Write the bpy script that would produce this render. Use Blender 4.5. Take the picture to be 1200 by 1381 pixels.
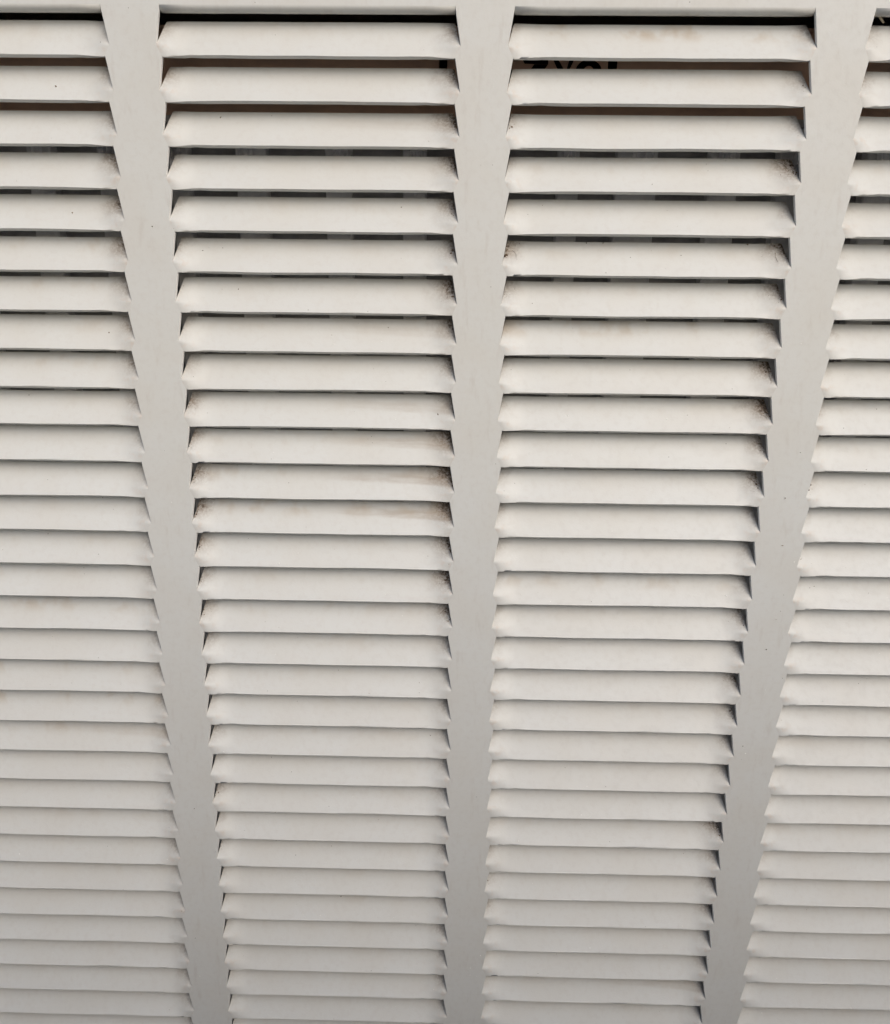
import bpy, bmesh, math, random
from mathutils import Vector, Matrix, noise

for o in list(bpy.data.objects):
    bpy.data.objects.remove(o)
sc = bpy.context.scene
rnd = random.Random(7)
U = 0.1            # one column pitch of the grille is 0.1 m
Z0 = 0.46          # height of the first louvre's bend line above the ground

def W(X, Y, Z):    # grille coordinates (right, up, into the cabinet) -> world metres
    return Vector((X * U, Z * U, Z0 + Y * U))

# ------------------------------------------------------------------ camera
cam_d = bpy.data.cameras.new("camera")
cam = bpy.data.objects.new("camera", cam_d)
sc.collection.objects.link(cam)
sc.camera = cam
cam_d.sensor_fit = 'HORIZONTAL'
cam_d.sensor_width = 36.0
cam_d.lens = 36.0 * 1084 / 1200
cam_d.clip_start = 0.01
cam_d.clip_end = 500
C = W(-0.05406, -0.67951, -2.53608)
right = Vector((0.999752, 0.019587, 0.010623))
up = Vector((-0.015358, 0.260317, 0.965401))
fwd = Vector((-0.016143, 0.965325, -0.260553))
cam.matrix_world = Matrix(((right.x, up.x, -fwd.x, C.x),
                           (right.y, up.y, -fwd.y, C.y),
                           (right.z, up.z, -fwd.z, C.z),
                           (0, 0, 0, 1)))

# ------------------------------------------------------------------ sky and sun (overcast)
EL, AZ = math.radians(36), math.radians(150)     # azimuth clockwise from +Y: the sun stands in front of the grille, to its right
world = bpy.data.worlds.new("World")
sc.world = world
world.use_nodes = True
nt = world.node_tree
bg = nt.nodes["Background"]
sky = nt.nodes.new("ShaderNodeTexSky")
sky.sky_type = 'NISHITA'
sky.sun_disc = False
sky.sun_elevation = EL
sky.sun_rotation = AZ
sky.air_density = 1.0
sky.dust_density = 4.0
sky.ozone_density = 0.6
nt.links.new(sky.outputs[0], bg.inputs[0])
bg.inputs[1].default_value = 0.125
sd = bpy.data.lights.new("sun", 'SUN')
sd.energy = 1.5
sd.angle = math.radians(60)
sd.color = (0.985, 0.98, 0.975)
sun = bpy.data.objects.new("sun", sd)
sc.collection.objects.link(sun)
sdir = Vector((math.sin(AZ) * math.cos(EL), math.cos(AZ) * math.cos(EL), math.sin(EL)))
sun.rotation_euler = (-sdir).to_track_quat('-Z', 'Y').to_euler()
sun.location = (0, -2, 3)

sc.view_settings.view_transform = 'Standard'
sc.view_settings.look = 'None'
sc.view_settings.gamma = 1.0
sc.view_settings.use_curve_mapping = False
sc.view_settings.exposure = -0.19
sc.cycles.max_bounces = 10
sc.cycles.diffuse_bounces = 6

# ------------------------------------------------------------------ node helpers
class N:
    def __init__(self, name):
        self.m = bpy.data.materials.new(name)
        self.m.use_nodes = True
        self.t = self.m.node_tree
        self.b = self.t.nodes["Principled BSDF"]
    def n(self, typ, **kw):
        x = self.t.nodes.new(typ)
        for k, v in kw.items():
            setattr(x, k, v)
        return x
    def put(self, sock, v):
        if v is None:
            return
        if isinstance(v, bpy.types.NodeSocket):
            self.t.links.new(v, sock)
        else:
            sock.default_value = v
    def math(self, op, a, b=None, c=None, clamp=False):
        x = self.n("ShaderNodeMath", operation=op, use_clamp=clamp)
        self.put(x.inputs[0], a); self.put(x.inputs[1], b)
        if c is not None:
            self.put(x.inputs[2], c)
        return x.outputs[0]
    def step(self, v, lo, hi, a=0.0, b=1.0):
        x = self.n("ShaderNodeMapRange", interpolation_type='SMOOTHSTEP')
        self.put(x.inputs[0], v); self.put(x.inputs[1], lo); self.put(x.inputs[2], hi)
        self.put(x.inputs[3], a); self.put(x.inputs[4], b)
        return x.outputs[0]
    def noise(self, vec, scale, detail=3.0, rough=0.55):
        x = self.n("ShaderNodeTexNoise")
        self.put(x.inputs["Vector"], vec)
        x.inputs["Scale"].default_value = scale
        x.inputs["Detail"].default_value = detail
        x.inputs["Roughness"].default_value = rough
        return x.outputs[0]
    def mix(self, f, a, b):
        x = self.n("ShaderNodeMix", data_type='RGBA')
        self.put(x.inputs[0], f); self.put(x.inputs[6], a); self.put(x.inputs[7], b)
        return x.outputs[2]
    def vadd(self, a, b, op='ADD'):
        x = self.n("ShaderNodeVectorMath", operation=op)
        self.put(x.inputs[0], a); self.put(x.inputs[1], b)
        return x.outputs[0]
    def attr(self, name):
        return self.n("ShaderNodeAttribute", attribute_type='OBJECT', attribute_name=name).outputs["Fac"]
    def bump(self, h, strength, dist):
        x = self.n("ShaderNodeBump")
        x.inputs["Strength"].default_value = strength
        x.inputs["Distance"].default_value = dist
        self.put(x.inputs["Height"], h)
        self.t.links.new(x.outputs[0], self.b.inputs["Normal"])

PAINT = (0.655, 0.664, 0.645, 1)

def paint_material(name, slat):
    g = N(name)
    tc = g.n("ShaderNodeTexCoord").outputs["Object"]
    mm = g.vadd(tc, (1000, 1000, 1000), 'MULTIPLY')          # millimetres
    if slat:
        oi = g.n("ShaderNodeObjectInfo").outputs["Random"]
        off = g.n("ShaderNodeCombineXYZ")
        g.put(off.inputs[0], g.math('MULTIPLY', oi, 531.0))
        g.put(off.inputs[1], g.math('MULTIPLY', oi, 97.0))
        g.put(off.inputs[2], g.math('MULTIPLY', oi, 313.0))
        p = g.vadd(mm, off.outputs[0])
    else:
        p = mm
    # slow drift of tone, faint handling marks
    n1 = g.noise(p, 0.05, 3)
    n2 = g.noise(p, 0.5, 4)
    col = g.mix(g.step(n1, 0.35, 0.7, 0.0, 0.75), PAINT, (0.638, 0.634, 0.60, 1))
    col = g.mix(g.step(n2, 0.45, 0.72, 0.0, 0.4), col, (0.60, 0.59, 0.56, 1))
    # tiny dark specks and light nicks
    v = g.n("ShaderNodeTexVoronoi"); g.put(v.inputs["Vector"], p); v.inputs["Scale"].default_value = 0.28
    rad = g.math('MULTIPLY', g.noise(p, 0.7, 1), 0.075)
    wn = g.n("ShaderNodeSeparateColor"); g.t.links.new(v.outputs["Color"], wn.inputs[0])
    spk = g.math('MULTIPLY', g.math('LESS_THAN', v.outputs["Distance"], rad), g.math('GREATER_THAN', wn.outputs[0], 0.80))
    lit = g.math('MULTIPLY', g.math('LESS_THAN', v.outputs["Distance"], rad), g.math('LESS_THAN', wn.outputs[0], 0.10))
    if slat:
        sx = g.n("ShaderNodeSeparateXYZ"); g.t.links.new(mm, sx.inputs[0])
        x, depth, hgt = sx.outputs
        dr = g.attr("dirt_shade_right"); dl = g.attr("dirt_left"); st = g.attr("streak"); bl = g.attr("blot")
        wob = g.math('MULTIPLY', g.math('SUBTRACT', g.noise(p, 0.22, 4, 0.6), 0.5), 9.0)
        fine = g.noise(p, 1.3, 4, 0.7)
        upper = g.step(hgt, -0.5, 5.5, 0.10, 1.0)
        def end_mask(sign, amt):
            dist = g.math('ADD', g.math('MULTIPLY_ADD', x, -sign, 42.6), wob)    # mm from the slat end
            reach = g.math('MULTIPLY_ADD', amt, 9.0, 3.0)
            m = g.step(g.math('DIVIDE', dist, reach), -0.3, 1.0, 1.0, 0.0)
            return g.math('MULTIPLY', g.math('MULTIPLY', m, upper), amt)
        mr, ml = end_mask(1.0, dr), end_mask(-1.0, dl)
        dirt = g.math('MAXIMUM', mr, ml)  # end dirt, with painted shade mixed in at the right ends
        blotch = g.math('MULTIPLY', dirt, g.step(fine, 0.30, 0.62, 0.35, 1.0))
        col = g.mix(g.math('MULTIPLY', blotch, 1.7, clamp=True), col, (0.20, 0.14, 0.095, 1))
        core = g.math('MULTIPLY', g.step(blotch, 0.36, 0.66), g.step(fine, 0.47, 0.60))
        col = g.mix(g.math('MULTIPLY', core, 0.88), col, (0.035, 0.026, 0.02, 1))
        # long run-off streak out of the right corner
        band = g.math('ADD', g.math('ADD', hgt, g.math('MULTIPLY', x, 0.035)), g.math('MULTIPLY', wob, 0.10))
        stripe = g.n("ShaderNodeCombineXYZ")
        g.put(stripe.inputs[0], g.math('MULTIPLY', x, 0.05)); g.put(stripe.inputs[2], g.math('MULTIPLY', hgt, 0.35)); g.put(stripe.inputs[1], oi)
        sn = g.noise(stripe.outputs[0], 1.6, 3)
        s_m = g.math('MULTIPLY', g.math('MULTIPLY', g.step(band, 2.6, 3.7), g.step(band, 4.8, 6.8, 1.0, 0.3)), g.step(x, -12.0, 36.0))
        s_m = g.math('MULTIPLY', g.math('MULTIPLY', s_m, g.step(sn, 0.30, 0.62, 0.35, 1.0)), st)
        col = g.mix(g.math('MULTIPLY', s_m, 0.62), col, (0.34, 0.27, 0.205, 1))
        # soft ochre blots
        bn = g.noise(p, 0.10, 3)
        b_m = g.math('MULTIPLY', g.math('MULTIPLY', g.step(bn, 0.50, 0.68), g.step(hgt, 1.0, 4.5)), bl)
        col = g.mix(g.math('MULTIPLY', b_m, 0.6), col, (0.46, 0.37, 0.27, 1))
        # rusty pink tint where the metal was stretched at the bends
        e = g.math('SUBTRACT', 42.8, g.math('ABSOLUTE', x))
        pink = g.math('MULTIPLY', g.step(e, 1.0, 7.0, 1.0, 0.0), g.step(g.math('ABSOLUTE', g.math('ADD', hgt, 0.5)), 0.3, 2.2, 1.0, 0.0))
        pink = g.math('MULTIPLY', pink, g.step(g.noise(p, 0.45, 3), 0.48, 0.66))
        col = g.mix(g.math('MULTIPLY', pink, 0.35), col, (0.60, 0.49, 0.40, 1))
    else:
        # faint scuffs running over the dividers
        w = g.noise(g.vadd(p, (1.0, 1.0, 0.25), 'MULTIPLY'), 0.35, 4, 0.6)
        col = g.mix(g.step(w, 0.54, 0.74, 0.0, 0.42), col, (0.55, 0.525, 0.49, 1))
    col = g.mix(g.math('MULTIPLY', spk, 0.75), col, (0.10, 0.085, 0.07, 1))
    col = g.mix(g.math('MULTIPLY', lit, 0.7), col, (0.86, 0.86, 0.84, 1))
    g.put(g.b.inputs["Base Color"], col)
    g.put(g.b.inputs["Roughness"], g.step(n2, 0.3, 0.7, 0.42, 0.56))
    g.b.inputs["Specular IOR Level"].default_value = 0.45
    peel = g.math('ADD', g.math('MULTIPLY', g.noise(p, 1.6, 2), 1.0), g.math('MULTIPLY', g.noise(p, 5.0, 2), 0.35))
    g.bump(peel, 0.35, 0.00006)
    return g.m

def plain_material(name, c1, c2, scale, rough=0.8, bump=0.3, bd=0.0003, lo=0.35, hi=0.65, spec=0.4):
    g = N(name)
    tc = g.n("ShaderNodeTexCoord").outputs["Object"]
    n1 = g.noise(tc, scale, 5, 0.6)
    g.put(g.b.inputs["Base Color"], g.mix(g.step(n1, lo, hi), c1 + (1,), c2 + (1,)))
    g.b.inputs["Roughness"].default_value = rough
    g.b.inputs["Specular IOR Level"].default_value = spec
    g.bump(g.noise(tc, scale * 3, 4), bump, bd)
    return g.m

M_slat = paint_material("painted_steel_slat", True)
M_sheet = paint_material("painted_steel_sheet", False)
M_edge_glint = plain_material("sheared_edge_glint", (0.90, 0.90, 0.89), (0.82, 0.82, 0.80), 700, 0.4, 0.2, 0.00005, spec=0.5)  # extra pale: the bright glint of the cut edges is put into the colour
M_case = plain_material("dark_steel", (0.58, 0.575, 0.56), (0.66, 0.655, 0.64), 40, 0.7)
M_card = plain_material("cardboard", (0.63, 0.435, 0.325), (0.70, 0.49, 0.37), 60, 0.9, 0.2)
M_ink = plain_material("black_print", (0.05, 0.048, 0.045), (0.075, 0.07, 0.065), 300, 0.7)
M_faded = plain_material("faded_print", (0.27, 0.22, 0.17), (0.36, 0.28, 0.21), 300, 0.8)
M_bar = plain_material("grey_bar", (0.60, 0.60, 0.61), (0.76, 0.76, 0.77), 150, 0.6, 0.5)
M_film = plain_material("plastic_film", (0.88, 0.88, 0.90), (0.93, 0.93, 0.95), 200, 0.3, 0.3, spec=0.6)
M_board = plain_material("rack_back", (0.40, 0.39, 0.39), (0.55, 0.54, 0.54), 80, 0.8)
M_crumb = plain_material("dried_dirt", (0.05, 0.036, 0.026), (0.24, 0.17, 0.11), 900, 0.95, lo=0.3, hi=0.7)
M_straw = plain_material("dry_straw", (0.36, 0.31, 0.22), (0.5, 0.44, 0.32), 500, 0.8)
M_ground = plain_material("concrete", (0.24, 0.23, 0.215), (0.34, 0.325, 0.305), 9, 0.9, 0.5, 0.002)
M_flake = plain_material("paint_dust", (0.80, 0.80, 0.78), (0.9, 0.9, 0.88), 500, 0.6)

# ------------------------------------------------------------------ object helpers
def tag(o, label, cat=None, group=None, kind=None):
    if label: o["label"] = label
    if cat: o["category"] = cat
    if group: o["group"] = group
    if kind: o["kind"] = kind
    return o

def link(name, me, parent=None):
    o = bpy.data.objects.new(name, me)
    sc.collection.objects.link(o)
    if parent:
        o.parent = parent
    return o

def mesh_from(name, bm, mat, smooth=False):
    me = bpy.data.meshes.new(name)
    bm.to_mesh(me)
    bm.free()
    me.materials.append(mat)
    if smooth:
        for p in me.polygons:
            p.use_smooth = True
    return me

def empty(name, loc):
    o = bpy.data.objects.new(name, None)
    sc.collection.objects.link(o)
    o.empty_display_size = 0.02
    o.location = loc
    return o

def box(bm, x0, x1, y0, y1, z0, z1):
    vs = [bm.verts.new((x, y, z)) for x in (x0, x1) for y in (y0, y1) for z in (z0, z1)]
    for f in ((0, 1, 3, 2), (4, 6, 7, 5), (0, 4, 5, 1), (2, 3, 7, 6), (0, 2, 6, 4), (1, 5, 7, 3)):
        bm.faces.new([vs[i] for i in f])

# ------------------------------------------------------------------ the setting and an added shade wall
gm = bmesh.new()
bmesh.ops.create_grid(gm, x_segments=2, y_segments=2, size=60)
ground = tag(link("ground", mesh_from("ground", gm, M_ground)), "plain grey concrete ground", kind="structure")

wb = bmesh.new()
box(wb, -1.6, 1.6, -0.53, -0.37, -0.05, 0.374)  # added wall, out of view, dims the light low on the grille
bmesh.ops.bevel(wb, geom=wb.edges[:], offset=.006, segments=2, affect='EDGES')
shade_wall = tag(link("shade_wall", mesh_from("shade_wall", wb, M_ground)), "low grey concrete wall added out of view opposite the cabinet front to shade it", kind="structure")

# ------------------------------------------------------------------ louvred grille
PIT, HC, WA, WB = 0.11803, 0.08578, 0.41799, 0.43254     # row pitch, cut height, half widths at slot top and at bend
TH = math.radians(36.4)
LEN, WT = 0.0907, 0.4155
TK = 0.011
STRIP = PIT - HC
ROWS, COLS = 32, 4
LIPH = 0.0145
LIP_Y, LIP_Z = -STRIP + 0.0045, -0.002
TOP_Y, TOP_Z = 0.0730, 0.0538

def xcol(c): return c - 1.5
def yrow(r): return -(r - 1) * PIT          # r from 1: height of the bend line

cab = empty("louvred_cabinet", W(0, 0, 0) * 1.0)
tag(cab, "off-white steel cabinet front with four columns of pressed louvres, dirt and painted shade in the slat corners", "louvred cabinet")

# --- face sheet: rail, side margins and dividers round the slots, one pressed sheet
def face_sheet():
    bm = bmesh.new()
    XL, XR, YT, YB = -2.2, 2.2, 0.30, yrow(ROWS) - 0.30
    ys = [HC + LIPH]
    for r in range(1, ROWS + 1):
        ys += [yrow(r)]
        ys += [yrow(r) - STRIP]
    # half width of the column opening at each of those heights
    ws = [WA - 0.002] + [WB if i % 2 == 0 else WA for i in range(2 * ROWS)]
    cuts = [i % 2 == 0 for i in range(len(ys) - 1)]      # segment i runs from ys[i] to ys[i+1]; True = free cut edge
    fv, bv = {}, {}
    def v(key, x, y):
        if key not in fv:
            fv[key] = bm.verts.new((x * U, 0, y * U))
            bv[key] = bm.verts.new((x * U, TK * U, y * U))
        return key
    def quad(k):
        bm.faces.new([fv[i] for i in k])
        bm.faces.new([bv[i] for i in reversed(k)])
    edge = []
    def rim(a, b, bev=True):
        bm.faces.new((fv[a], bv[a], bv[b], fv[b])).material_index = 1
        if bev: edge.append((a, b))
    cols = list(range(COLS))
    for i, y in enumerate(ys):
        v(("L", i), XL, y); v(("R", i), XR, y)
        for c in cols:
            v((c, -1, i), xcol(c) - ws[i], y); v((c, 1, i), xcol(c) + ws[i], y)
    nseg = len(ys) - 1
    for i in range(nseg):
        strips = [("L", (0, -1))] + [((c, 1), (c + 1, -1)) for c in range(COLS - 1)] + [((COLS - 1, 1), "R")]
        for a, b in strips:
            ka = lambda s, j: (s, j) if isinstance(s, str) else (s[0], s[1], j)
            quad((ka(a, i + 1), ka(b, i + 1), ka(b, i), ka(a, i)))
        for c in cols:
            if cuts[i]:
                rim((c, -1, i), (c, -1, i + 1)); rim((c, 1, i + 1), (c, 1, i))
    # rail above and foot below
    n = nseg
    v("TL", XL, YT); v("TR", XR, YT); v("BL", XL, YB); v("BR", XR, YB)
    order = ["L"] + [k for c in cols for k in ((c, -1), (c, 1))] + ["R"]
    def kk(s, j): return (s, j) if isinstance(s, str) else (s[0], s[1], j)
    for j in range(len(order)):
        xx = fv[kk(order[j], 0)].co.x / U
        v(("T", j), xx, YT); 
        xx = fv[kk(order[j], n)].co.x / U
        v(("B", j), xx, YB)
    for j in range(len(order) - 1):
        quad((kk(order[j], 0), kk(order[j + 1], 0), ("T", j + 1), ("T", j)))
        quad((("B", j), ("B", j + 1), kk(order[j + 1], n), kk(order[j], n)))
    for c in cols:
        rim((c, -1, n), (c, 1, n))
    for k in ("TL", "TR", "BL", "BR"):
        bm.verts.remove(fv[k]); bm.verts.remove(bv[k])
    be = []
    for a, b in edge:
        e = bm.edges.get((fv[a], fv[b]))
        if e: be.append(e)
    bmesh.ops.bevel(bm, geom=be, offset=0.0014 * U, offset_type='OFFSET', segments=2, profile=0.5, affect='EDGES', clamp_overlap=True)
    bmesh.ops.recalc_face_normals(bm, faces=bm.faces)
    me = mesh_from("face_sheet", bm, M_sheet)
    me.materials.append(M_edge_glint)
    return me

sheet = link("face_sheet", face_sheet(), cab)

# --- rolled lip of the rail above the first slot of each column
def rail_lip():
    bm = bmesh.new()
    w = WA - 0.002
    prof = []
    for k in range(8):                       # front curve, from the rail face inwards and down
        a = math.pi / 2 * k / 7
        prof.append((HC + LIPH * (1 - math.sin(a)), 0.017 * (1 - math.cos(a))))
    prof.append((HC + 0.0, 0.017 + 0.009))
    prof.append((HC + 0.012, 0.017 + 0.011))
    prof.append((HC + LIPH, TK))
    rows = []
    nx = 12
    for i in range(nx + 1):
        x = -w + 2 * w * i / nx
        wob = 0.0007 * noise.noise(Vector((x * 9, 3.1, 0)))
        rows.append([bm.verts.new((x * U, z * U, (y + (wob if 0 < k else 0)) * U)) for k, (y, z) in enumerate(prof)])
    for i in range(nx):
        for k in range(len(prof) - 1):
            bm.faces.new((rows[i][k], rows[i][k + 1], rows[i + 1][k + 1], rows[i + 1][k]))
    for end in (rows[0], rows[-1]):
        bm.faces.new(end)
    bmesh.ops.recalc_face_normals(bm, faces=bm.faces)
    return mesh_from("rail_lip", bm, M_sheet, True)
lip_me = rail_lip()
for c in range(COLS):
    o = link("rail_lip", lip_me, cab)
    o.location = (xcol(c) * U, 0, 0)

# --- slats
def smooth01(t):
    t = max(0.0, min(1.0, t))
    return t * t * (3 - 2 * t)

def slat_surface(t, s, seed=0.0):
    """t in -1..1 along the slat, s along the cut profile; returns grille-local (X, Y, Z)"""
    if s <= 0:
        w = WB + (WA - WB) * (-s / STRIP)
    else:
        w = WB + (WT - WB) * (s / LEN)
    x = t * w
    d = w - abs(x)
    B = smooth01(d / 0.085)
    wav = 0.0021 * noise.noise(Vector((x * 5.0, seed * 13.7, 0.3))) + 0.0010 * noise.noise(Vector((x * 19.0, seed * 5.1, 2.0)))
    # at the ends the strip stays in the sheet and the rest is bent inwards ...
    if s <= 0:
        y0, z0 = s, 0.0
    else:
        y0, z0 = s * math.cos(TH), s * math.sin(TH)
    # ... along the middle the whole slat leans in as one slightly crowned plate
    q = (s + STRIP) / (LEN + STRIP)
    crown = -0.0030 * math.sin(math.pi * q) * (1 + 0.35 * math.sin(seed * 3.3))
    dent = 0.0022 * math.sin(seed * 7.7) * q * q
    y1 = LIP_Y + (TOP_Y - LIP_Y) * q + crown * 0.5 + dent
    z1 = LIP_Z + (TOP_Z - LIP_Z) * q - crown * 0.86
    y = y0 + (y1 - y0) * B + wav * B * (1 - q)
    B1 = smooth01(d / 0.085)
    z = z0 + (z1 - z0) * B1 + wav * B * q
    # the metal swells a little where it was stretched round the end of the cut
    e = d / 0.012
    z -= 0.0007 * e * e * math.exp(2 - 2 * e) * (math.exp(-(s / 0.012) ** 2) if s > 0 else 1 - 0.5 * smooth01(-s / STRIP))
    return Vector((x, y, z))

DX = [0, .004, .009, .016, .025, .036, .050, .066, .085, .12, .18, .26, .34]
TS = [-(1 - d / WB) for d in DX] + [0.0] + [(1 - d / WB) for d in reversed(DX)]
SS = [-STRIP, -.027, -.020, -.013, -.006, 0.0, .006, .014, .026, .042, .060, .077, LEN]

def slat_mesh(seed):
    bm = bmesh.new()
    ni, nj = len(TS), len(SS)
    P = [[slat_surface(t, s, seed) for s in SS] for t in TS]
    F = [[bm.verts.new(P[i][j] * 1.0) for j in range(nj)] for i in range(ni)]
    Bk = []
    for i in range(ni):
        row = []
        for j in range(nj):
            a = P[min(i + 1, ni - 1)][j] - P[max(i - 1, 0)][j]
            b = P[i][min(j + 1, nj - 1)] - P[i][max(j - 1, 0)]
            n = a.cross(b).normalized()
            if n.z < 0: n = -n                      # back side lies deeper
            row.append(bm.verts.new(P[i][j] + n * TK))
        Bk.append(row)
    for i in range(ni - 1):
        for j in range(nj - 1):
            bm.faces.new((F[i][j], F[i + 1][j], F[i + 1][j + 1], F[i][j + 1]))
            bm.faces.new((Bk[i][j], Bk[i][j + 1], Bk[i + 1][j + 1], Bk[i + 1][j]))
        bm.faces.new((F[i][0], Bk[i][0], Bk[i + 1][0], F[i + 1][0]))
        bm.faces.new((F[i][-1], F[i + 1][-1], Bk[i + 1][-1], Bk[i][-1]))
    j0 = SS.index(0.0)
    for j in range(j0, nj - 1):
        bm.faces.new((F[0][j], F[0][j + 1], Bk[0][j + 1], Bk[0][j]))
        bm.faces.new((F[-1][j], Bk[-1][j], Bk[-1][j + 1], F[-1][j + 1]))
    be = [bm.edges.get((F[i][0], F[i + 1][0])) for i in range(ni - 1)]
    be += [bm.edges.get((F[i][-1], F[i + 1][-1])) for i in range(ni - 1)]
    be += [bm.edges.get((Bk[i][0], Bk[i + 1][0])) for i in range(ni - 1)]
    bmesh.ops.bevel(bm, geom=be, offset=0.0026, offset_type='OFFSET', segments=3, profile=0.5, affect='EDGES', clamp_overlap=True)
    for v in bm.verts:                               # grille (X, Y, Z) -> object (x, depth, height) in metres
        X, Y, Z = v.co
        v.co = (X * U, Z * U, Y * U)
    bmesh.ops.recalc_face_normals(bm, faces=bm.faces)
    for f in bm.faces: f.smooth = True
    for e in bm.edges:
        if len(e.link_faces) == 2 and e.calc_face_angle() > math.radians(42):
            e.smooth = False
    return mesh_from("slat", bm, M_slat)

variants = [slat_mesh(k + 1) for k in range(10)]

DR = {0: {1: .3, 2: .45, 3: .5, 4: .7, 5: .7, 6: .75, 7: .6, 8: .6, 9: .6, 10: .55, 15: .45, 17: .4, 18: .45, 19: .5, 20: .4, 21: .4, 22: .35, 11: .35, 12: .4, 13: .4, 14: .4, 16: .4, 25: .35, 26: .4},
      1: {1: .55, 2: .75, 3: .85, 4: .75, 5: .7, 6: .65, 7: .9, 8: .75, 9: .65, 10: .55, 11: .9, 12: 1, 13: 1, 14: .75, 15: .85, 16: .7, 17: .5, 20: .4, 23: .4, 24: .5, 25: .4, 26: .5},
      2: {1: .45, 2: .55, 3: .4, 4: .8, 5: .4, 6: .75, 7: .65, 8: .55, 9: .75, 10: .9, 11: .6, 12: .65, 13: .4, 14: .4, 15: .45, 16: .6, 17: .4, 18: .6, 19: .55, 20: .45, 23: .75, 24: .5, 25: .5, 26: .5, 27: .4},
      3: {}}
DL = {0: {},
      1: {1: .4, 2: .45, 3: .3, 4: .3, 6: .4, 8: .3, 9: .4, 10: .6, 11: .55, 12: .7, 13: .75, 14: .6, 15: .5, 16: .5, 17: .45, 20: .4, 22: .4},
      2: {2: .3, 3: .35, 6: .65, 7: .45, 9: .3, 10: .3, 13: .3, 14: .3, 24: .4, 25: .4, 26: .35},
      3: {1: .4, 2: .45, 8: .3, 10: .35, 12: .3}}
ST = {(1, 10): .5, (1, 11): .75, (1, 12): .9, (1, 13): 1, (1, 8): .35, (1, 3): .3, (2, 29): .5, (0, 20): .3}
BL = {(2, 1): 1, (2, 8): .6, (0, 16): .6, (0, 8): .4, (0, 9): .4, (0, 20): .5, (0, 18): .4, (2, 15): .4, (1, 12): .4, (1, 13): .6, (0, 6): .5, (0, 7): .4, (2, 6): .2, (3, 1): .4, (0, 19): .6}
for c in range(COLS):
    for r in range(1, ROWS + 1):
        o = link("slat", variants[rnd.randrange(len(variants))], cab)
        o.location = (xcol(c) * U, 0, yrow(r) * U)
        o["dirt_shade_right"] = DR[c].get(r, (0.42, 0.38, 0.34, 0.2)[c] + 0.12 * rnd.random()) * (1.0 if c == 1 else 1.1)  # real dirt plus the divider's shade painted as brown on the right ends
        o["dirt_left"] = DL[c].get(r, 0.14 + 0.12 * rnd.random())
        o["streak"] = ST.get((c, r), 0.08 * rnd.random())
        o["blot"] = BL.get((c, r), 0.22 * rnd.random())

# --- casing behind the face sheet
cb = bmesh.new()
def cbox(x0, x1, y0, y1, z0, z1): box(cb, x0 * U, x1 * U, z0 * U, z1 * U, y0 * U, y1 * U)
YB = -Z0 / U
cbox(-2.2, -2.17, YB + .1, .297, TK + .002, 1.3)
cbox(2.17, 2.2, YB + .1, .297, TK + .002, 1.3)
cbox(-2.168, 2.168, YB + .1, .297, 1.27, 1.3)
cbox(-2.168, 2.168, .267, .297, TK + .002, 1.268)
cbox(-2.168, 2.168, YB + .1, YB + .13, TK + .002, 1.268)
cbox(-2.168, 2.168, YB + .132, yrow(ROWS) - .302, TK + .002, TK + .03)
link("casing", mesh_from("casing", cb, M_case), cab)
for sx in (-1, 1):
    for zz in (.2, 1.1):
        fb = bmesh.new()
        box(fb, (sx * 1.9 - .1) * U, (sx * 1.9 + .1) * U, (zz - .1) * U, (zz + .1) * U, YB * U, (YB + .1) * U)
        link("foot", mesh_from("foot", fb, M_case), cab)

# ------------------------------------------------------------------ what stands behind the louvres
BARS = ((-1.3924, -1.3169), (-1.1751, -1.0929), (-0.9517, -0.897), (-0.7493, -0.6564), (-0.4753, -0.3963), (-0.2384, -0.1664), (0.0021, 0.0694), (0.2329, 0.2978), (0.4116, 0.5342), (0.6943, 0.7809), (0.9006, 1.0135), (1.1636, 1.2473), (1.4014, 1.489), (1.6449, 1.7228), (-1.6477, -1.56))
RT = -0.165
rack = empty("slatted_rack", W(0, YB + .132, .6))
tag(rack, "dim grey slatted rack behind the louvres, scraps of torn film on its upright bars", "rack")
rx, ry, rz = rack.location
def rbm(): return bmesh.new()
def rbox(bm, x0, x1, y0, y1, z0, z1):
    box(bm, x0 * U - rx, x1 * U - rx, z0 * U - ry, z1 * U - ry, Z0 + y0 * U - rz, Z0 + y1 * U - rz)
b = rbm(); rbox(b, -2.0, 2.0, YB + .132, RT - .022, .21, .23)
link("back_board", mesh_from("back_board", b, M_board), rack)
b = rbm(); rbox(b, -2.0, 2.0, RT - .02, RT, .095, 1.1)
link("top_board", mesh_from("top_board", b, M_board), rack)
b = rbm(); rbox(b, -2.0, 2.0, YB + .132, RT - .022, 1.0, 1.1)
link("rear_board", mesh_from("rear_board", b, M_board), rack)
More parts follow.
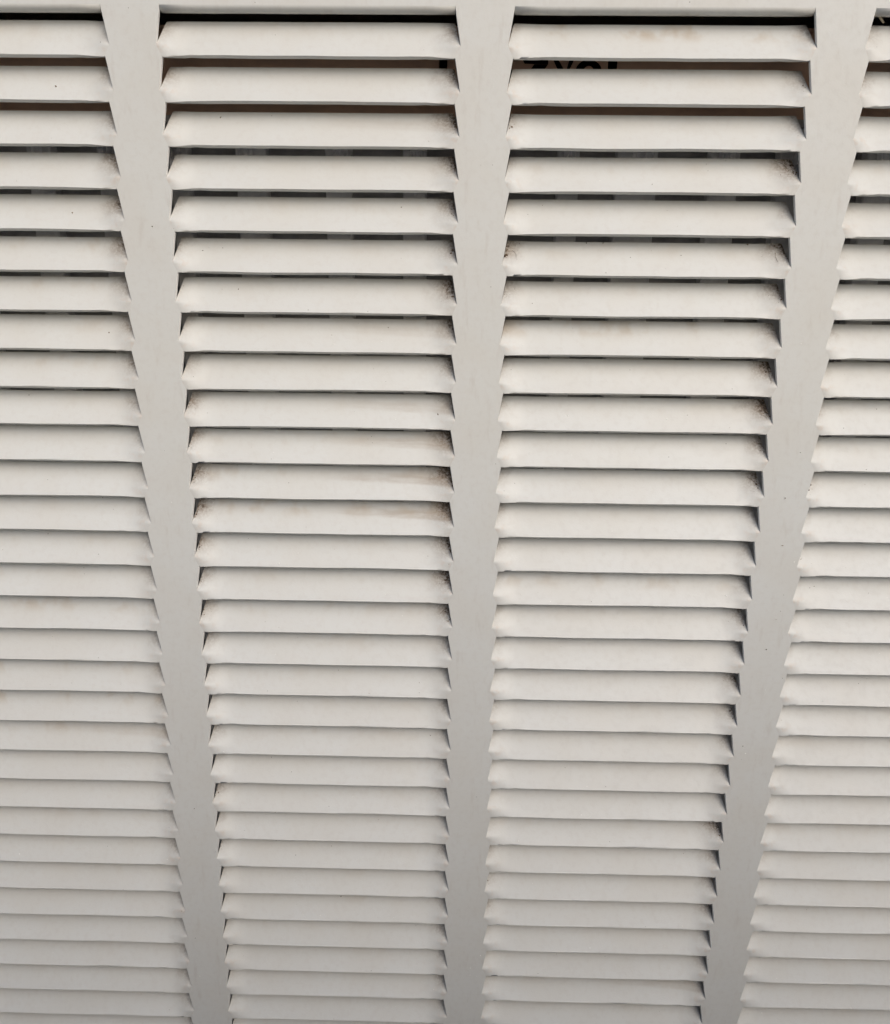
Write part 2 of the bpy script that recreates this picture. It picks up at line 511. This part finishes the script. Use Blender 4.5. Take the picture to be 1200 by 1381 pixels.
for k, (x0, x1) in enumerate(BARS):
    b = rbm(); rbox(b, x0, x1, YB + .132, RT - .022, .10, .15)
    bmesh.ops.bevel(b, geom=b.edges[:], offset=.0004, segments=1, affect='EDGES')
    bar = link("bar", mesh_from("bar", b, M_bar), rack)
    # crumpled scrap of film near the top of the bar
    f = bmesh.new()
    nx, ny = 7, 9
    wd = (x1 - x0) * rnd.uniform(.45, .8); xo = x0 + (x1 - x0) * rnd.uniform(.15, .35)
    grid = []
    for i in range(nx):
        rowv = []
        for j in range(ny):
            u, v = i / (nx - 1), j / (ny - 1)
            y = RT - .03 - v * rnd.uniform(.17, .20) * (1 - .45 * abs(u - .4))
            z = .088 - .040 * abs(noise.noise(Vector((u * 3.1 + k * 3, v * 6.1, k)))) - .004 * rnd.random()
            rowv.append(f.verts.new(((xo + wd * u) * U - rx, z * U - ry, Z0 + y * U - rz)))
        grid.append(rowv)
    for i in range(nx - 1):
        for j in range(ny - 1):
            f.faces.new((grid[i][j], grid[i + 1][j], grid[i + 1][j + 1], grid[i][j + 1]))
    geo = bmesh.ops.solidify(f, geom=f.faces[:], thickness=.00004)
    fo = link("film_scrap", mesh_from("film_scrap", f, M_film), bar)

# --- cardboard box
BZ, BB, BT = .16, RT + .001, .086
carton = empty("cardboard_box", W(0, BB, .65))
tag(carton, "flat brown cardboard box with large black letters, seen through the second and third louvre gaps", "box")
kx, ky, kz = carton.location
def kbox(bm, x0, x1, y0, y1, z0, z1):
    box(bm, x0 * U - kx, x1 * U - kx, z0 * U - ky, z1 * U - ky, Z0 + y0 * U - kz, Z0 + y1 * U - kz)
b = bmesh.new(); kbox(b, -1.95, 1.95, BB, BT, BZ, .95)
bmesh.ops.bevel(b, geom=b.edges[:], offset=.0006, segments=2, affect='EDGES')
link("carton_body", mesh_from("carton_body", b, M_card), carton)
b = bmesh.new(); kbox(b, -1.94, 1.94, BT + .0005, BT + .012, BZ + .005, .80)
bmesh.ops.bevel(b, geom=b.edges[:], offset=.0003, segments=1, affect='EDGES')
link("flap", mesh_from("flap", b, M_card), carton)

def letter(name, polys, ink=M_ink):
    bm = bmesh.new()
    polys = [[(-.054 + (x + .054) * .978, y - .0155) for x, y in pts] for pts in polys]
    for pts in polys:
        vs = [bm.verts.new((x * U - kx, (BZ - .0012) * U - ky, Z0 + y * U - kz)) for x, y in pts]
        f = bm.faces.new(vs)
    bmesh.ops.solidify(bm, geom=bm.faces[:], thickness=.0009 * U)
    bmesh.ops.recalc_face_normals(bm, faces=bm.faces)
    return link(name, mesh_from(name, bm, ink), carton)
LB, LT = -.055, .025
letter("printed_letter", [[(-.1337, LB), (-.1085, LB), (-.1085, LT + .012), (-.1337, LT + .012)]], M_faded)
# A
letter("printed_letter", [[(.044, LT), (.072, LT), (.122, LB), (.090, LB)], [(.044, LT), (-.010, LB), (.022, LB), (.058, LT - .02)]])
# Z
letter("printed_letter", [[(.1223, LT), (.2021, LT), (.2021, LT - .0148), (.1300, LT - .0135)],
                          [(.160, LT - .015), (.2021, LT - .015), (.164, LB + .0165), (.1223, LB + .0165)],
                          [(.1223, LB + .016), (.2021, LB + .016), (.2021, LB), (.1223, LB)]])
# Y
letter("printed_letter", [[(.2150, LT + .002), (.2300, LT + .002), (.2570, -.012), (.2420, -.020)], [(.2572, -.012), (.2690, LT + .002), (.2835, LT + .002), (.2572, -.026)],
                          [(.2425, -.0205), (.2565, -.0125), (.2565, LB), (.2425, LB)]])
# O
ring = []
ocx, ocy, orx, ory, irx, iry = .3275, -.0145, .042, .0385, .018, .0215
for k in range(24):
    a, a2 = 2 * math.pi * k / 24, 2 * math.pi * (k + 1) / 24
    ring.append([(ocx + orx * math.cos(a), ocy + ory * math.sin(a)), (ocx + orx * math.cos(a2), ocy + ory * math.sin(a2)),
                 (ocx + irx * math.cos(a2), ocy + iry * math.sin(a2)), (ocx + irx * math.cos(a), ocy + iry * math.sin(a))])
letter("printed_letter", ring)
# l
letter("printed_letter", [[(.3865, LB), (.4138, LB), (.4138, LT + .012), (.3865, LT + .012)]])

# ------------------------------------------------------------------ dirt crumbs, hairs, straws
def on_slat(c, r, t, s):
    p = slat_surface(t, s)
    return Vector((xcol(c) + p.x, yrow(r) + p.y, p.z))
def to_w(p): return W(p.x, p.y, p.z)

crumbs = bmesh.new()
def crumb(bm, p, size, flat=.6):
    vs = []
    rot = Matrix.Rotation(rnd.uniform(0, 6.28), 3, Vector((rnd.uniform(-1, 1), rnd.uniform(-1, 1), rnd.uniform(-1, 1))).normalized())
    sx, sy, sz = size * rnd.uniform(.6, 1.6), size * rnd.uniform(.5, 1.1), size * rnd.uniform(.4, .9)
    for d in ((1, 0, 0), (-1, 0, 0), (0, 1, 0), (0, -1, 0), (0, 0, 1), (0, 0, -1)):
        q = rot @ Vector((d[0] * sx, d[1] * sy, d[2] * sz)) * rnd.uniform(.7, 1.2)
        vs.append(bm.verts.new(to_w(p + q)))
    for f in ((0, 2, 4), (2, 1, 4), (1, 3, 4), (3, 0, 4), (2, 0, 5), (1, 2, 5), (3, 1, 5), (0, 3, 5)):
        bm.faces.new([vs[i] for i in f])
def hair(bm, pts, rad):
    rings = []
    for i, p in enumerate(pts):
        d = (pts[min(i + 1, len(pts) - 1)] - pts[max(i - 1, 0)]).normalized()
        a = d.cross(Vector((.3, .5, .8))).normalized(); b2 = d.cross(a)
        r_ = rad * (1 - .5 * i / len(pts))
        rings.append([bm.verts.new(to_w(p + (a * math.cos(q) + b2 * math.sin(q)) * r_)) for q in (0, 2.1, 4.2)])
    for i in range(len(rings) - 1):
        for q in range(3):
            bm.faces.new((rings[i][q], rings[i][(q + 1) % 3], rings[i + 1][(q + 1) % 3], rings[i + 1][q]))
OUT = Vector((0, .35, -.9))
def clump(c, r, side, amt):
    n = int(14 * amt)
    for k in range(n):                               # fine grit
        d = abs(rnd.gauss(0, .024)) + .003
        q_ = min(LEN * .98, max(.012, rnd.gauss(.055, .022) + .2 * (.03 - d)))
        crumb(crumbs, on_slat(c, r, side * max(.8, 1 - d / .42), q_) + OUT * .0010, rnd.choice((.0007, .0009, .0012)))
    s_ = rnd.uniform(.022, .035)
    while s_ < .030 + .056 * min(1, amt):            # caked dirt creeping along the free side edge
        d = abs(rnd.gauss(0, .006)) + .001 + .10 * max(0, s_ - .05) * rnd.random()
        crumb(crumbs, on_slat(c, r, side * (1 - d / .42), s_) + OUT * .0008, rnd.choice((.0014, .0020, .0028, .0042)) * (.7 + .4 * amt))
        s_ += rnd.uniform(.002, .010) / (.5 + amt)
    for k in range(int(1.6 * amt)):
        s0 = rnd.uniform(.03, .085); t0 = side * (1 - rnd.uniform(.002, .09))
        q = [on_slat(c, r, t0, s0) + OUT * .001]
        dirv = Vector((rnd.uniform(-1, 1), rnd.uniform(-1, 1), 0)).normalized() * .006
        for m in range(5):
            dirv = Matrix.Rotation(rnd.uniform(-.6, .6), 3, 'Z') @ dirv
            nx = q[-1] + dirv
            lx = max(-.97, min(.97, (nx.x - xcol(c)) / .424)); 
            ls = min(LEN, max(.005, (nx.y - yrow(r)) / math.cos(TH)))
            q.append(on_slat(c, r, lx, ls) + OUT * rnd.uniform(.0008, .003))
        hair(crumbs, q, .0006)
for c, r, side, amt in ((2, 4, 1, 1.0), (2, 6, 1, .9), (2, 7, 1, .6), (2, 9, 1, 1.0), (2, 10, 1, 1.3), (2, 12, 1, .9), (2, 11, 1, .4), (2, 16, 1, .6), (2, 18, 1, .4), (2, 19, 1, .6), (2, 23, 1, .9), (2, 2, 1, .25),
                        (1, 3, 1, .8), (1, 4, 1, .6), (1, 5, 1, .5), (1, 6, 1, .5), (1, 7, 1, .9), (1, 8, 1, .3), (1, 11, 1, .7), (1, 12, 1, .8), (1, 13, 1, .7), (1, 14, 1, .7), (1, 15, 1, .9), (1, 16, 1, .8), (1, 10, 1, .3),
                        (1, 12, -1, .7), (1, 13, -1, .6), (1, 14, -1, .5), (1, 15, -1, .4), (1, 16, -1, .4), (1, 11, -1, .3), (1, 10, -1, .3), (1, 22, -1, .4), (1, 24, -1, .3),
                        (2, 6, -1, .8), (2, 7, -1, .4), (2, 3, -1, .2), (0, 4, 1, .5), (0, 3, 1, .15), (3, 12, -1, .3), (3, 14, -1, .2), (2, 25, -1, .2)):
    clump(c, r, side, amt)
# loose specks scattered on single slats
for c, r, t, s, z in ((0, 2, .60, .02, .0042), (0, 5, .62, .03, .003), (0, 8, .80, .03, .003), (0, 3, .55, -.01, .0018), (1, 3, -.65, .07, .0032), (1, 6, -.82, .045, .0028), (1, 6, -.68, .055, .0032), (1, 6, -.78, .055, .002),
                      (1, 7, -.58, .05, .0028), (1, 7, -.70, .05, .002), (1, 8, .52, .06, .003), (1, 8, .10, .03, .0018), (1, 5, .62, .06, .004), (1, 10, .88, .02, .0035), (2, 5, -.75, .07, .0026), (2, 6, .05, .06, .002),
                      (2, 6, -.42, .085, .004), (2, 6, -.30, .085, .003), (2, 7, -.78, .01, .003), (2, 6, .26, .045, .0026), (2, 6, .75, .085, .0028), (2, 10, .40, .03, .002), (2, 9, -.93, .05, .003), (2, 11, .28, .01, .002),
                      (2, 13, -.2, .045, .002), (2, 15, -.55, .07, .003), (2, 16, -.48, .085, .004), (2, 17, -.45, .05, .0018), (3, 10, -.35, .04, .002), (3, 12, -.55, .05, .0036), (3, 15, -.83, .05, .0034), (3, 15, -.4, .03, .002),
                      (1, 24, -.02, .05, .003), (1, 26, .05, .06, .0045), (1, 23, .4, .05, .002), (1, 20, .85, .05, .003), (0, 26, .97, .0, .004), (0, 30, .5, .05, .003), (2, 23, -.2, .05, .002), (2, 28, .1, .05, .002), (3, 26, -.5, .05, .002)):
    crumb(crumbs, on_slat(c, r, t, s) + OUT * .0008, z * .8)
# specks on the dividers
for X, Y in ((1.02, -1.72), (1.0, -1.83), (1.03, -1.15), (-.985, -.49), (1.01, -1.46), (.5, -.36), (.96, -2.2), (1.0, -1.3), (-1.0, -2.5)):
    crumb(crumbs, Vector((X, Y, -.0008)), .0026)
for i in range(90):
    c = rnd.randrange(4); r = rnd.randint(1, 31)
    crumb(crumbs, on_slat(c, r, rnd.uniform(-.95, .95), rnd.uniform(-.02, .085)) + OUT * .0006, rnd.uniform(.0006, .0014))
bmesh.ops.recalc_face_normals(crumbs, faces=crumbs.faces)
tag(link("dirt_crumbs", mesh_from("dirt_crumbs", crumbs, M_crumb)), "dark crumbs of dried dirt and hairs caught in the slat corners", kind="stuff")

flk = bmesh.new()
for i in range(95):
    c = rnd.randrange(4); r = rnd.randint(8, 31)
    if rnd.random() < .8:
        p = on_slat(c, r, rnd.uniform(-.97, .97), rnd.uniform(-.03, .03))
    else:
        p = Vector((xcol(c) + .5 + rnd.uniform(-.06, .06), yrow(r) + rnd.uniform(0, .1), -.0005))
    crumb(flk, p + OUT * .0006, rnd.uniform(.0010, .0030))
bmesh.ops.recalc_face_normals(flk, faces=flk.faces)
tag(link("paint_flakes", mesh_from("paint_flakes", flk, M_flake)), "tiny white flakes of dust and paint on the lower slats", kind="stuff")

# pale straws in the first gaps
def straw(name, pts, rad, label):
    bm = bmesh.new()
    hair(bm, [Vector(p) for p in pts], rad)
    tag(link(name, mesh_from(name, bm, M_straw)), label, "straw")
straw("dry_straw", ((1.082, .088, .012), (1.1045, .0894, .024), (1.1184, .0784, .030), (1.124, .074, .032)), .0045, "short pale straw stub poking out of the topmost right-hand louvre gap")
straw("dry_straw", ((-1.29, .136, .11), (-1.258, .130, .112), (-1.222, .121, .115), (-1.186, .114, .115)), .0036, "thin pale straw lying in the topmost left-hand louvre gap")
